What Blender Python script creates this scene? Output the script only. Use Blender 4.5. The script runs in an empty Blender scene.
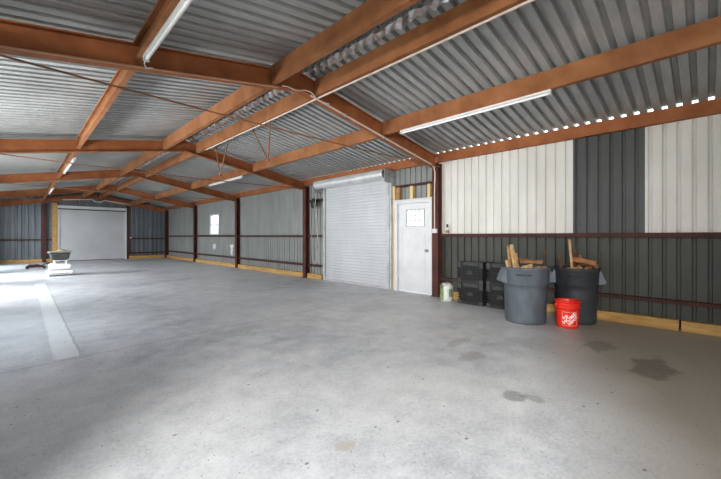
import bpy, bmesh, math, random
from mathutils import Vector, Matrix
random.seed(7)
scene = bpy.context.scene
col = scene.collection

# ------------------------------------------------------------------ materials
def new_mat(name):
    m = bpy.data.materials.new(name); m.use_nodes = True
    nt = m.node_tree; nt.nodes.clear()
    out = nt.nodes.new('ShaderNodeOutputMaterial'); b = nt.nodes.new('ShaderNodeBsdfPrincipled')
    nt.links.new(b.outputs[0], out.inputs[0])
    return m, nt, b

def N(nt, t, **kw):
    n = nt.nodes.new(t)
    for k, v in kw.items():
        if k.startswith('i_'):
            n.inputs[int(k[2:])].default_value = v
        else:
            setattr(n, k, v)
    return n

def math_n(nt, op, a, b=None, c=None, clamp=False):
    n = nt.nodes.new('ShaderNodeMath'); n.operation = op; n.use_clamp = clamp
    for i, v in enumerate((a, b, c)):
        if v is None: continue
        if isinstance(v, (int, float)): n.inputs[i].default_value = v
        else: nt.links.new(v, n.inputs[i])
    return n.outputs[0]

def ramp(nt, fac, stops):
    n = nt.nodes.new('ShaderNodeValToRGB'); e = n.color_ramp.elements
    while len(e) < len(stops): e.new(.5)
    for el, (p, c) in zip(e, stops):
        el.position = p; el.color = (c[0], c[1], c[2], 1)
    nt.links.new(fac, n.inputs[0]); return n.outputs[0]

def noise(nt, scale, detail=4, rough=.55, stretch=(1,1,1), coord=None):
    if coord is None:
        coord = N(nt, 'ShaderNodeTexCoord').outputs['Object']
    mp = N(nt, 'ShaderNodeMapping'); mp.inputs['Scale'].default_value = stretch
    nt.links.new(coord, mp.inputs[0])
    n = N(nt, 'ShaderNodeTexNoise'); n.inputs['Scale'].default_value = scale
    n.inputs['Detail'].default_value = detail; n.inputs['Roughness'].default_value = rough
    nt.links.new(mp.outputs[0], n.inputs['Vector'])
    return n.outputs['Fac']

def mix(nt, fac, a, b, mode='MIX'):
    n = nt.nodes.new('ShaderNodeMix'); n.data_type = 'RGBA'; n.blend_type = mode
    for i, v in ((0, fac), (6, a), (7, b)):
        if isinstance(v, (int, float)): n.inputs[i].default_value = v
        elif isinstance(v, tuple): n.inputs[i].default_value = (v[0], v[1], v[2], 1)
        else: nt.links.new(v, n.inputs[i])
    return n.outputs[2]

def mottled(name, c1, c2, scale=6, rough=.6, metal=0, bump=0, stretch=(1,1,1), spec=.4, lo=.35, hi=.65):
    m, nt, b = new_mat(name)
    f = noise(nt, scale, 5, .6, stretch)
    nt.links.new(ramp(nt, f, [(lo, c1), (hi, c2)]), b.inputs['Base Color'])
    b.inputs['Roughness'].default_value = rough; b.inputs['Metallic'].default_value = metal
    b.inputs['Specular IOR Level'].default_value = spec
    if bump:
        bp = N(nt, 'ShaderNodeBump'); bp.inputs['Strength'].default_value = bump
        bp.inputs['Distance'].default_value = .01
        nt.links.new(f, bp.inputs['Height']); nt.links.new(bp.outputs[0], b.inputs['Normal'])
    return m

M = {}
M['beam'] = mottled('primer_beam', (.25,.085,.032), (.36,.135,.052), 3.5, .62, spec=.3)
M['purlin'] = mottled('primer_purlin', (.235,.093,.038), (.36,.16,.07), 2.5, .6, spec=.3)
M['post'] = mottled('primer_post', (.06,.018,.014), (.105,.033,.025), 4, .6, spec=.3)
M['girt'] = mottled('girt_steel', (.045,.015,.012), (.075,.026,.02), 5, .6, spec=.3)
M['rod'] = mottled('rod_steel', (.2,.1,.06), (.3,.15,.09), 8, .6)
M['galv'] = mottled('galvanised', (.34,.35,.36), (.48,.49,.5), 5, .5, .4)
M['coil'] = mottled('coil_metal', (.5,.51,.52), (.62,.63,.64), 3, .35, .35)
M['lit_flange'] = mottled('lit_flange_tone', (.42,.23,.15), (.52,.31,.21), 5, .6)  # pinkish light on the beam's lower flange, put into colour
M['conduit'] = mottled('conduit_paint', (.55,.45,.4), (.68,.58,.52), 9, .5)
M['white_paint'] = mottled('white_paint', (.55,.558,.575), (.62,.628,.645), 3, .4)
M['white_metal'] = mottled('white_enamel', (.72,.74,.76), (.8,.81,.83), 2, .35)
M['curtain'] = mottled('curtain_white', (.43,.442,.458), (.50,.512,.53), 1.2, .35, stretch=(1,1,.4))
M['far_curtain'] = mottled('curtain_grey', (.40,.41,.43), (.47,.48,.50), .8, .5)
M['wood'] = mottled('yellow_pine', (.36,.20,.06), (.52,.33,.12), 6, .65, stretch=(3,.4,3))
M['wood_stud'] = mottled('stud_pine', (.55,.38,.16), (.75,.56,.28), 8, .65, stretch=(3,3,.4))
M['log'] = mottled('split_log', (.22,.115,.05), (.46,.28,.13), 16, .8, bump=.3)
M['log_light'] = mottled('pale_wood', (.42,.27,.13), (.62,.43,.23), 14, .75)
M['log_dark'] = mottled('bark_wood', (.06,.035,.022), (.14,.08,.05), 22, .85, bump=.4)
M['log_red'] = mottled('red_wood', (.26,.1,.045), (.42,.2,.09), 14, .8)
M['can_grey'] = mottled('bin_plastic_light', (.075,.088,.104), (.115,.132,.152), 5, .5, spec=.35, stretch=(1,1,.35))
M['can_dark'] = mottled('bin_plastic_dark', (.033,.036,.041), (.05,.054,.06), 5, .5, spec=.35)
M['handle_grey'] = mottled('bin_handle', (.115,.132,.155), (.15,.17,.195), 5, .5)
M['black'] = mottled('black_plastic', (.016,.017,.017), (.03,.031,.03), 9, .5)
M['crate'] = mottled('crate_plastic', (.013,.014,.013), (.028,.03,.028), 14, .55)
M['crate_edge'] = mottled('crate_worn_edge', (.032,.035,.033), (.062,.066,.062), 14, .6)
M['red'] = mottled('bucket_plastic', (.62,.022,.01), (.72,.035,.014), 4, .38)
M['white_ink'] = mottled('white_ink', (.8,.74,.72), (.86,.8,.78), 4, .5)
M['dark_ink'] = mottled('dark_ink', (.012,.012,.014), (.02,.02,.022), 4, .6)
M['bag'] = mottled('bag_white', (.5,.52,.49), (.72,.73,.7), 9, .55)
M['bag_green'] = mottled('bag_green', (.16,.21,.09), (.28,.33,.16), 12, .6)
M['tub'] = mottled('tub_grey', (.045,.05,.052), (.08,.085,.09), 6, .5)
M['khaki'] = mottled('khaki_cloth', (.28,.27,.17), (.42,.4,.27), 10, .9)
M['plastic_white'] = mottled('moulded_white', (.78,.78,.78), (.86,.86,.86), 4, .4)
M['fixture'] = mottled('fixture_white', (.74,.74,.75), (.8,.8,.81), 4, .4)
M['tube'] = mottled('lamp_tube', (.85,.85,.86), (.9,.9,.9), 4, .25)
M['earth'] = mottled('outside_ground', (.22,.24,.14), (.34,.33,.22), 1.5, .95)
M['leaf'] = mottled('leaf', (.08,.14,.035), (.2,.28,.09), 2, .7)
M['bark'] = mottled('trunk_bark', (.1,.075,.05), (.18,.13,.09), 8, .9)
M['paint_patch'] = mottled('patch_white', (.62,.62,.6), (.78,.78,.76), 8, .7)
M['jack'] = mottled('jack_red', (.035,.01,.011), (.06,.014,.014), 5, .5)
M['foil'] = mottled('ridge_foil', (.42,.44,.46), (.85,.86,.88), 9, .28, .75, bump=.8, stretch=(1.5,1,1))

def sheet_mat(name, c1, c2, metal=.2, rough=.5, streak=(1,1,.25), dirt=.5, dirt_col=(.08,.075,.06), sc=5):
    m, nt, b = new_mat(name)
    co = N(nt, 'ShaderNodeTexCoord').outputs['Object']
    f = noise(nt, sc, 5, .65, streak, co)
    base = ramp(nt, f, [(.3, c1), (.7, c2)])
    g = noise(nt, .55, 4, .6, (1,1,1), co)
    d = ramp(nt, g, [(.45, (0,0,0)), (.8, (dirt,)*3)])
    sp = noise(nt, 60, 2, .6, (1,1,1), co)
    spm = ramp(nt, sp, [(.66, (0,0,0)), (.74, (.35,)*3)])
    c = mix(nt, d, base, dirt_col)
    c = mix(nt, spm, c, tuple(min(1, v*1.6+.05) for v in c2))
    nt.links.new(c, b.inputs['Base Color'])
    b.inputs['Metallic'].default_value = metal; b.inputs['Roughness'].default_value = rough
    return m
M['roof'] = sheet_mat('roof_sheet', (.38,.39,.395), (.52,.53,.535), .25, .45, (.25,1.5,1), .45, (.12,.115,.1), 7)
M['sheet_white'] = sheet_mat('white_wall_sheet', (.56,.55,.52), (.68,.67,.64), .0, .5, (1,1,.2), .22, (.3,.28,.24), 3)
M['sheet_dark'] = sheet_mat('dark_wall_sheet', (.06,.063,.064), (.085,.09,.09), .1, .5, (1,1,.2), .2, (.04,.04,.035), 4)
M['sheet_low'] = sheet_mat('low_wall_sheet', (.042,.044,.038), (.066,.068,.058), .1, .55, (1,1,.2), .35, (.05,.05,.04), 4)
M['sheet_grey'] = sheet_mat('grey_wall_sheet', (.20,.212,.207), (.275,.287,.28), .1, .5, (1,1,.3), .4, (.16,.165,.15), 2.5)
M['sheet_far'] = sheet_mat('far_wall_sheet', (.11,.128,.145), (.19,.21,.235), .2, .5, (1,1,.15), .3, (.05,.055,.05), 3)

def marked(src):
    m = src.copy(); m.name = 'marked_wall_sheet'; nt = m.node_tree
    b = [n for n in nt.nodes if n.type == 'BSDF_PRINCIPLED'][0]; old = b.inputs['Base Color'].links[0].from_socket
    co = N(nt, 'ShaderNodeTexCoord').outputs['Object']; sx = N(nt, 'ShaderNodeSeparateXYZ'); nt.links.new(co, sx.inputs[0])
    w = noise(nt, 7, 4, .6, (1,1,1), co); c = old
    for (py, pz, ry, rz) in ((15.86,.80,.17,.15), (14.06,.68,.12,.26), (14.06,.86,.2,.08)):
        ex = math_n(nt, 'POWER', math_n(nt, 'DIVIDE', math_n(nt, 'SUBTRACT', sx.outputs[1], py), ry), 2)
        ez = math_n(nt, 'POWER', math_n(nt, 'DIVIDE', math_n(nt, 'SUBTRACT', sx.outputs[2], pz), rz), 2)
        d = math_n(nt, 'ADD', math_n(nt, 'SQRT', math_n(nt, 'ADD', ex, ez)), math_n(nt, 'MULTIPLY_ADD', w, 1.6, -.8))
        k = math_n(nt, 'SUBTRACT', 1, math_n(nt, 'MULTIPLY', math_n(nt, 'SUBTRACT', d, .8), 4, clamp=True), clamp=True)
        c = mix(nt, math_n(nt, 'MULTIPLY', k, .75), c, (.7,.7,.68))
    nt.links.new(c, b.inputs['Base Color']); return m
M['sheet_marked'] = marked(M['sheet_grey'])

# concrete slab
def concrete():
    m, nt, b = new_mat('concrete_slab')
    co = N(nt, 'ShaderNodeTexCoord').outputs['Object']
    sx = N(nt, 'ShaderNodeSeparateXYZ'); nt.links.new(co, sx.inputs[0]); X, Y = sx.outputs[0], sx.outputs[1]
    big = noise(nt, .45, 6, .62, (1,1,1), co)
    c = ramp(nt, big, [(.3, (.47,.48,.505)), (.5, (.62,.625,.635)), (.72, (.72,.72,.72))])
    mid = noise(nt, 3.2, 6, .7, (1,1,1), co)
    c = mix(nt, .55, c, ramp(nt, mid, [(.3, (.24,.24,.24)), (.7, (.74,.74,.74))]), 'OVERLAY')
    fine = noise(nt, 40, 3, .7, (1,1,1), co)
    c = mix(nt, .3, c, ramp(nt, fine, [(.3, (.2,.2,.2)), (.7, (.78,.78,.78))]), 'OVERLAY')
    # tan stain with shade painted into colour, past the near doorway's light edge
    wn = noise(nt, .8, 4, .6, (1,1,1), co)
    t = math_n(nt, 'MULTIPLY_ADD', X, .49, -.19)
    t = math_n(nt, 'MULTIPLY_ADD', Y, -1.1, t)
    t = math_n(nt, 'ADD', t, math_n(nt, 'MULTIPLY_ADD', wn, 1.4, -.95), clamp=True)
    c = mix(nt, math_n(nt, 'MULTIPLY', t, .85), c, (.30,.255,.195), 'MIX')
    # pale repair strip
    wob = noise(nt, 5, 4, .6, (1,1,1), co)
    wobx = math_n(nt, 'MULTIPLY_ADD', wob, .05, -.025)
    xx = math_n(nt, 'ADD', X, wobx)
    cx = math_n(nt, 'MULTIPLY_ADD', Y, .0075, .332)
    dx = math_n(nt, 'ABSOLUTE', math_n(nt, 'SUBTRACT', xx, cx))
    mx = math_n(nt, 'SUBTRACT', 1, math_n(nt, 'MULTIPLY', math_n(nt, 'SUBTRACT', dx, .095), 50, clamp=True))
    my = math_n(nt, 'MULTIPLY', math_n(nt, 'GREATER_THAN', Y, 4.7), math_n(nt, 'LESS_THAN', Y, 12.6))
    c = mix(nt, math_n(nt, 'MULTIPLY', math_n(nt, 'MULTIPLY', mx, my), .6), c, (.86,.86,.86))
    # hairline along the strip and across
    ln = math_n(nt, 'ABSOLUTE', math_n(nt, 'SUBTRACT', xx, math_n(nt, 'ADD', cx, .11)))
    lnm = math_n(nt, 'MULTIPLY', math_n(nt, 'LESS_THAN', ln, .012), my)
    c = mix(nt, math_n(nt, 'MULTIPLY', lnm, .3), c, (.16,.16,.16))
    cr = math_n(nt, 'ABSOLUTE', math_n(nt, 'SUBTRACT', Y, math_n(nt, 'MULTIPLY_ADD', X, .05, math_n(nt, 'MULTIPLY_ADD', wob, .12, 4.55))))
    crm = math_n(nt, 'MULTIPLY', math_n(nt, 'LESS_THAN', cr, .012), .35)
    c = mix(nt, crm, c, (.14,.14,.14))
    # stains
    sw = noise(nt, 4.5, 5, .65, (1,1,1), co)
    for (px, py, rx, ry, a, tint) in [(4.32,.38,.34,.17,.55,(.10,.085,.065)), (4.75,.86,.28,.13,.45,(.12,.1,.08)), (2.80,1.08,.10,.08,.5,(.15,.145,.14)),
                                (2.86,.98,.05,.12,.35,(.15,.145,.14)), (4.4,4.2,.5,.3,.15,(.2,.2,.2)), (3.4,1.75,.2,.1,.35,(.22,.2,.19)), (3.75,2.1,.25,.08,.3,(.22,.2,.19)), (1.4,1.55,.06,.05,.4,(.45,.36,.27)), (2.0,4.4,.5,.25,.22,(.2,.2,.2))]:
        ex = math_n(nt, 'POWER', math_n(nt, 'DIVIDE', math_n(nt, 'SUBTRACT', X, px), rx), 2)
        ey = math_n(nt, 'POWER', math_n(nt, 'DIVIDE', math_n(nt, 'SUBTRACT', Y, py), ry), 2)
        d = math_n(nt, 'SQRT', math_n(nt, 'ADD', ex, ey))
        d = math_n(nt, 'ADD', d, math_n(nt, 'MULTIPLY_ADD', sw, 2.4, -1.2))
        k = math_n(nt, 'SUBTRACT', 1, math_n(nt, 'MULTIPLY', math_n(nt, 'SUBTRACT', d, .75), 2.8, clamp=True), clamp=True)
        c = mix(nt, math_n(nt, 'MULTIPLY', k, a), c, tint)
    # specks of leaf litter
    for sc_, th, stretch in ((7, .10, (1, 1.6, 1)), (16, .10, (1.7, 1, 1)), (13, .07, (.8, 2.2, 1)), (27, .11, (1, 1.5, 1))):
        v = N(nt, 'ShaderNodeTexVoronoi'); v.inputs['Scale'].default_value = sc_
        mp = N(nt, 'ShaderNodeMapping'); mp.inputs['Scale'].default_value = stretch
        nt.links.new(co, mp.inputs[0]); nt.links.new(mp.outputs[0], v.inputs['Vector'])
        sp = math_n(nt, 'LESS_THAN', v.outputs['Distance'], th)
        cs = N(nt, 'ShaderNodeSeparateColor'); nt.links.new(v.outputs['Color'], cs.inputs[0])
        sp = math_n(nt, 'MULTIPLY', sp, math_n(nt, 'GREATER_THAN', cs.outputs[0], .58 if sc_ > 10 else .72))
        c = mix(nt, math_n(nt, 'MULTIPLY', sp, .7), c, (.13,.10,.075))
    nt.links.new(c, b.inputs['Base Color'])
    r = ramp(nt, mid, [(.3, (.34,)*3), (.7, (.56,)*3)])
    nt.links.new(r, b.inputs['Roughness'])
    b.inputs['Specular IOR Level'].default_value = .35
    bp = N(nt, 'ShaderNodeBump'); bp.inputs['Strength'].default_value = .12; bp.inputs['Distance'].default_value = .01
    nt.links.new(mid, bp.inputs['Height']); nt.links.new(bp.outputs[0], b.inputs['Normal'])
    return m
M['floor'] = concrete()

def glass_mat():
    m = bpy.data.materials.new('window_glass'); m.use_nodes = True
    nt = m.node_tree; nt.nodes.clear()
    out = nt.nodes.new('ShaderNodeOutputMaterial'); t = nt.nodes.new('ShaderNodeBsdfTransparent')
    g = nt.nodes.new('ShaderNodeBsdfGlossy'); g.inputs['Roughness'].default_value = .1
    tl = nt.nodes.new('ShaderNodeBsdfTranslucent'); tl.inputs[0].default_value = (.9,.92,.95,1)
    a = nt.nodes.new('ShaderNodeMixShader'); a.inputs[0].default_value = .35
    s = nt.nodes.new('ShaderNodeMixShader'); s.inputs[0].default_value = .06
    nt.links.new(t.outputs[0], a.inputs[1]); nt.links.new(tl.outputs[0], a.inputs[2])
    nt.links.new(a.outputs[0], s.inputs[1]); nt.links.new(g.outputs[0], s.inputs[2]); nt.links.new(s.outputs[0], out.inputs[0])
    return m
M['glass'] = glass_mat()

# ------------------------------------------------------------------ mesh helpers
class MB:
    def __init__(s): s.v = []; s.f = []; s.smooth = []
    def add(s, vs, fs, sm=False):
        o = len(s.v); s.v += [tuple(v) for v in vs]; s.f += [tuple(i+o for i in f) for f in fs]; s.smooth += [sm]*len(fs); return s
    def box(s, x0, x1, y0, y1, z0, z1):
        vs = [(x0,y0,z0),(x1,y0,z0),(x1,y1,z0),(x0,y1,z0),(x0,y0,z1),(x1,y0,z1),(x1,y1,z1),(x0,y1,z1)]
        return s.add(vs, [(0,3,2,1),(4,5,6,7),(0,1,5,4),(1,2,6,5),(2,3,7,6),(3,0,4,7)])
    def loft(s, rings, closed=True, caps=True, sm=False):
        n = len(rings[0]); vs = [p for r in rings for p in r]; fs = []
        for i in range(len(rings)-1):
            for j in range(n if closed else n-1):
                a, b2 = i*n+j, i*n+(j+1) % n
                fs.append((a, b2, b2+n, a+n))
        s.add(vs, fs, sm)
        if caps:
            s.add(rings[0], [tuple(range(n))[::-1]]); s.add(rings[-1], [tuple(range(n))])
        return s
    def prism(s, poly, axis, a0, a1):       # poly in the two other axes, extruded along axis
        def P(p, a): return {'x': (a, p[0], p[1]), 'y': (p[0], a, p[1]), 'z': (p[0], p[1], a)}[axis]
        return s.loft([[P(p, a0) for p in poly], [P(p, a1) for p in poly]])
    def beam(s, p0, p1, r, n=10, sm=True, r1=None):
        return s.tube([p0, p1], r, n, sm, r1)
    def tube(s, pts, r, n=8, sm=True, r1=None):
        pts = [Vector(p) for p in pts]; rings = []
        up = None
        for i, p in enumerate(pts):
            d = (pts[min(i+1, len(pts)-1)] - pts[max(i-1, 0)]).normalized()
            if up is None:
                up = Vector((0,0,1)) if abs(d.z) < .9 else Vector((1,0,0))
            a = d.cross(up).normalized(); b2 = a.cross(d).normalized(); up = b2
            rr = r if r1 is None else r + (r1-r)*i/(len(pts)-1)
            rings.append([p + a*math.cos(2*math.pi*k/n)*rr + b2*math.sin(2*math.pi*k/n)*rr for k in range(n)])
        return s.loft(rings, sm=sm)
    def lathe(s, prof, c, n=40, sm=True):   # prof: (r, z) bottom->top, c centre
        rings = [[(c[0]+r*math.cos(2*math.pi*k/n), c[1]+r*math.sin(2*math.pi*k/n), c[2]+z) for k in range(n)] for r, z in prof]
        return s.loft(rings, sm=sm, caps=False)
    def build(s, name, mat, parent=None, loc=None, bevel=0):
        me = bpy.data.meshes.new(name)
        v = s.v
        if loc: v = [(p[0]-loc[0], p[1]-loc[1], p[2]-loc[2]) for p in v]
        me.from_pydata([tuple(p) for p in v], [], s.f)
        me.polygons.foreach_set('use_smooth', s.smooth)
        bm = bmesh.new(); bm.from_mesh(me); bmesh.ops.recalc_face_normals(bm, faces=bm.faces); bm.to_mesh(me); bm.free()
        me.materials.append(mat); me.update()
        o = bpy.data.objects.new(name, me); col.objects.link(o)
        if loc: o.location = loc
        if parent:
            o.parent = parent
            if not loc: o.matrix_parent_inverse = Matrix.Translation(-Vector(parent.location))
        if bevel:
            md = o.modifiers.new('bevel', 'BEVEL'); md.width = bevel; md.segments = 2; md.limit_method = 'ANGLE'
        return o

def tag(o, label, cat, group=None):
    o['label'] = label; o['category'] = cat
    if group: o['group'] = group
    return o
def empty(name, loc):
    o = bpy.data.objects.new(name, None); o.location = loc; o.empty_display_size = .1; col.objects.link(o); return o
def struct(o):
    o['kind'] = 'structure'; return o

# ------------------------------------------------------------------ layout numbers (metres)
XP = 6.21           # inner face of the right-hand posts
XW = 6.36           # right wall sheeting
XL = -.78           # left wall
RX = 2.79           # ridge
SL = .1755
Y0 = 4.03; BAY = 4.663
YF = [Y0 + BAY*k for k in range(-2, 5)]      # frames; YF[2] is the near post
YFAR = YF[6] + .09
YBACK = YF[0]
P_ = .15            # corrugation pitch
def roof(x): return 3.013 + SL*(6.28 - RX - abs(x - RX))

# ------------------------------------------------------------------ shell
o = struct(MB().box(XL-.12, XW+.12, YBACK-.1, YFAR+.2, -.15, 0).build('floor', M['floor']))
o = struct(MB().box(-40, 60, -40, 70, -.30, -.16).build('ground', M['earth']))

def corr(a0, a1, flat, slope, crest, h):     # corrugation profile: (along, height)
    per = flat + 2*slope + crest; pts = []
    k0 = math.floor(a0/per); a = k0*per
    while a < a1 + per:
        for d, z in ((0,0),(flat,0),(flat+slope,h),(flat+slope+crest,h)):
            pts.append((a+d, z))
        a += per
    pts = [p for p in pts if a0 <= p[0] <= a1]
    return pts
def roof_sheet():
    mb = MB()
    prof = corr(YBACK-.1, YFAR+.18, .082, .013, .042, .052)
    n = len(prof)
    for sx in (1, -1):
        xs = [RX + sx*.10, RX + sx*1.2, RX + sx*2.4, RX + sx*3.545]
        rings = [[(x, y, roof(x) + z + .002) for y, z in prof] for x in xs]
        mb.loft(rings, closed=False, caps=False)
    return mb
struct(roof_sheet().build('ceiling', M['roof']))
# ridge cap: a bent galvanised strip above the sheet ends
mb = MB()
zr = roof(RX)
nn = 120; rows = []
for i in range(nn+1):
    y = YBACK-.1 + (YFAR-YBACK+.2)*i/nn
    j = lambda: random.uniform(-.008, .008)
    rows.append([(RX-.30, y, roof(RX-.30)+.056), (RX-.15, y, roof(RX-.15)+.058+j()), (RX, y, zr+.062+j()), (RX+.15, y, roof(RX+.15)+.058+j()), (RX+.30, y, roof(RX+.30)+.056)])
mb.loft(rows, closed=False, caps=False)
struct(mb.build('trim_1', M['foil']))
# zigzag closure strips under the cap (torn foil-like)
for i, sx in ((2, -1), (3, 1)):
    mb = MB(); a = []; b2 = []
    k = 0; y = YBACK
    while y < YFAR:
        up = (k % 2 == 0)
        a.append((RX+sx*.11, y, roof(RX)-.03 + random.uniform(-.02,.02))); b2.append((RX+sx*(.2 + random.uniform(-.02,.03)), y + .03, roof(RX+sx*.2) - (.045 if up else .01)))
        y += .075; k += 1
    mb.loft([a, b2], closed=False, caps=False)
    struct(mb.build('trim_%d' % i, M['foil']))

def wall_y(name, mat, x, y0, y1, z0, z1, out=1, d=.024, groove=.032, top=None):
    """corrugated sheet in a plane of constant x, ribs running up"""
    prof = corr(y0, y1, P_-groove-.016, .008, groove, d)
    if prof[0][0] > y0: prof.insert(0, (y0, 0))
    if prof[-1][0] < y1: prof.append((y1, 0))
    mb = MB()
    mb.loft([[(x+out*h, y, z0) for y, h in prof], [(x+out*h, y, z1 if top is None else top(x)) for y, h in prof]], closed=False, caps=False)
    return struct(mb.build(name, mat))
def wall_x(name, mat, y, x0, x1, z0, z1, out=1, d=.06):
    prof = corr(x0, x1, .225-.07-.03, .015, .07, d)
    if prof[0][0] > x0: prof.insert(0, (x0, 0))
    if prof[-1][0] < x1: prof.append((x1, 0))
    mb = MB()
    mb.loft([[(x, y+out*h, z0) for x, h in prof], [(x, y+out*h, (roof(x)+.002 if z1 is None else z1)) for x, h in prof]], closed=False, caps=False)
    return struct(mb.build(name, mat))
ZT = 2.93; ZG = 1.30
# right wall, near bay: white / dark / white sheets over dark ones
wall_y('wall_right', M['sheet_white'], XW, YBACK, .632, ZG, ZT)
wall_y('wall_right', M['sheet_dark'], XW, .632, 1.533, ZG, ZT)
wall_y('wall_right', M['sheet_white'], XW, 1.533, YF[2], ZG, ZT)
wall_y('wall_right', M['sheet_low'], XW, YBACK, YF[2], 0, ZG)
# bay of the doors
DY0, DY1 = 4.16, 5.13      # man door
RY0, RY1 = 5.34, 7.80      # roll-up opening
wall_y('wall_right', M['sheet_grey'], XW, YF[2], 5.25, 2.06, ZT)
wall_y('wall_right', M['sheet_grey'], XW, YF[2], DY0, 0, 2.06)
wall_y('wall_right', M['sheet_grey'], XW, DY1, RY0, 0, 2.06)
wall_y('wall_right', M['sheet_grey'], XW, 5.25, RY1, 2.62, ZT)
wall_y('wall_right', M['sheet_grey'], XW, RY1, YF[3], 0, ZT)
# far bays
wall_y('wall_right', M['sheet_grey'], XW, YF[3], YF[4], ZG, ZT, d=.012, groove=.02)
wall_y('wall_right', M['sheet_grey'], XW, YF[3], YF[4], 0, ZG, d=.03)
WY0, WY1, WZ0, WZ1 = 15.3, 16.3, 1.33, 2.26
wall_y('wall_right', M['sheet_grey'], XW, YF[4], WY0, ZG, ZT, d=.012, groove=.02)
wall_y('wall_right', M['sheet_grey'], XW, WY1, YF[5], ZG, ZT, d=.012, groove=.02)
wall_y('wall_right', M['sheet_grey'], XW, WY0, WY1, WZ1, ZT, d=.012, groove=.02)
wall_y('wall_right', M['sheet_marked'], XW, YF[4], YF[5], 0, ZG+.03, d=.02)
wall_y('wall_right', M['sheet_grey'], XW, YF[5], YFAR, 0, ZT, d=.02)
# far wall with the wide roller door
FX0, FX1, FZ = 1.47, 4.19, 2.80
wall_x('wall_far', M['sheet_far'], YFAR, XL, FX0, 0, None)
wall_x('wall_far', M['sheet_far'], YFAR, FX1, XW, 0, None)
wall_x('wall_far', M['sheet_far'], YFAR, FX0, FX1, FZ, None)
struct(MB().box(FX1-.02, FX1+.03, YFAR-.012, YFAR+.01, FZ, roof(FX1+.03)-.01).build('trim_4', M['sheet_far']))
# back wall behind the camera and left wall with its open bays
wall_x('wall_back', M['sheet_grey'], YBACK, XL, XW, 0, None, out=-1)
OPEN = [(-1.0, 1.3, 2.7), (5.0, 8.2, 2.6), (9.2, 12.8, 2.6), (13.8, 16.6, 2.6), (17.9, 21.3, 2.6)]  # last opening is unseen, added to let light reach the far door
ys = YBACK
for (a, b2, zt) in OPEN:
    wall_y('wall_left', M['sheet_grey'], XL, ys, a, 0, ZT, out=-1)
    wall_y('wall_left', M['sheet_grey'], XL, a, b2, zt, ZT, out=-1)
    ys = b2
wall_y('wall_left', M['sheet_grey'], XL, ys, YFAR, 0, ZT, out=-1)
wall_y('wall_left', M['sheet_grey'], XL, 5.0, 8.2, 0, .55, out=-1)  # unseen low wall added to keep light off the floor inside

# ------------------------------------------------------------------ steel
BAYN = {0: 'behind the camera', 1: 'in the nearest bay', 2: 'in the roll-up door bay', 3: 'in the bay just past the roll-up door', 4: 'in the window bay', 5: 'in the farthest bay'}
FRN = {2: 'nearest frame, in front of the white door', 3: 'second frame, left of the roll-up door', 4: 'third frame from the camera', 5: 'fourth frame, past the window', 6: 'farthest frame, by the end wall'}
def i_poly(w, h, tw=.010, tf=.014):
    a, b2 = w/2, h/2
    return [(-a,-b2),(a,-b2),(a,-b2+tf),(tw/2,-b2+tf),(tw/2,b2-tf),(a,b2-tf),(a,b2),(-a,b2),(-a,b2-tf),(-tw/2,b2-tf),(-tw/2,-b2+tf),(-a,-b2+tf)]
# posts
POSTL = {2: 'dark red steel post between the white door and the white wall panels',
         3: 'dark red steel post left of the roll-up door and its chain',
         4: 'dark red steel post at the right edge of the window bay',
         5: 'dark red steel post between the window bay and the farthest bay',
         6: 'dark red corner post where side wall meets end wall'}
for k in range(2, 7):
    y = YF[k] - (.06 if k == 6 else 0)
    t = empty('steel_post', (XP+.07, y, 0)); tag(t, POSTL[k], 'post', 'steel posts along the right wall')
    mb = MB(); poly = [(XP+.07+q[1], y+q[0]) for q in i_poly(.15, .14)]
    mb.prism(poly, 'z', .012, roof(XP)-.235); mb.build('shaft', M['post'], t)
    MB().box(XP-.03, XP+.145, y-.1, y+.1, 0, .012).build('base_plate', M['post'], t)
# rafters
for k in range(2, 7):
    y = YF[k]
    for side in (-1, 1):
        x0 = RX + side*.002; x1 = XP-.002 if side > 0 else XL+.001
        dz = -.21 - {2:0, 3:.03, 4:.05, 5:.06, 6:.06}[k]
        t0 = roof(x0)+dz; t1 = roof(x1)+dz-(.03 if side < 0 else 0)
        mb = MB()
        mb.loft([[(x0, y+q[0], t0+q[1]) for q in i_poly(.11, .24)], [(x1, y+q[0], t1+q[1]) for q in i_poly(.11, .24)]])
        xm = RX + side*.10; zm = roof(xm)-.19
        t = mb.build('rafter', M['beam'])
        tag(t, 'rust-red roof beam %s the ridge, %s' % ('left of' if side < 0 else 'right of', FRN[k]), 'beam', 'roof beams')
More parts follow.
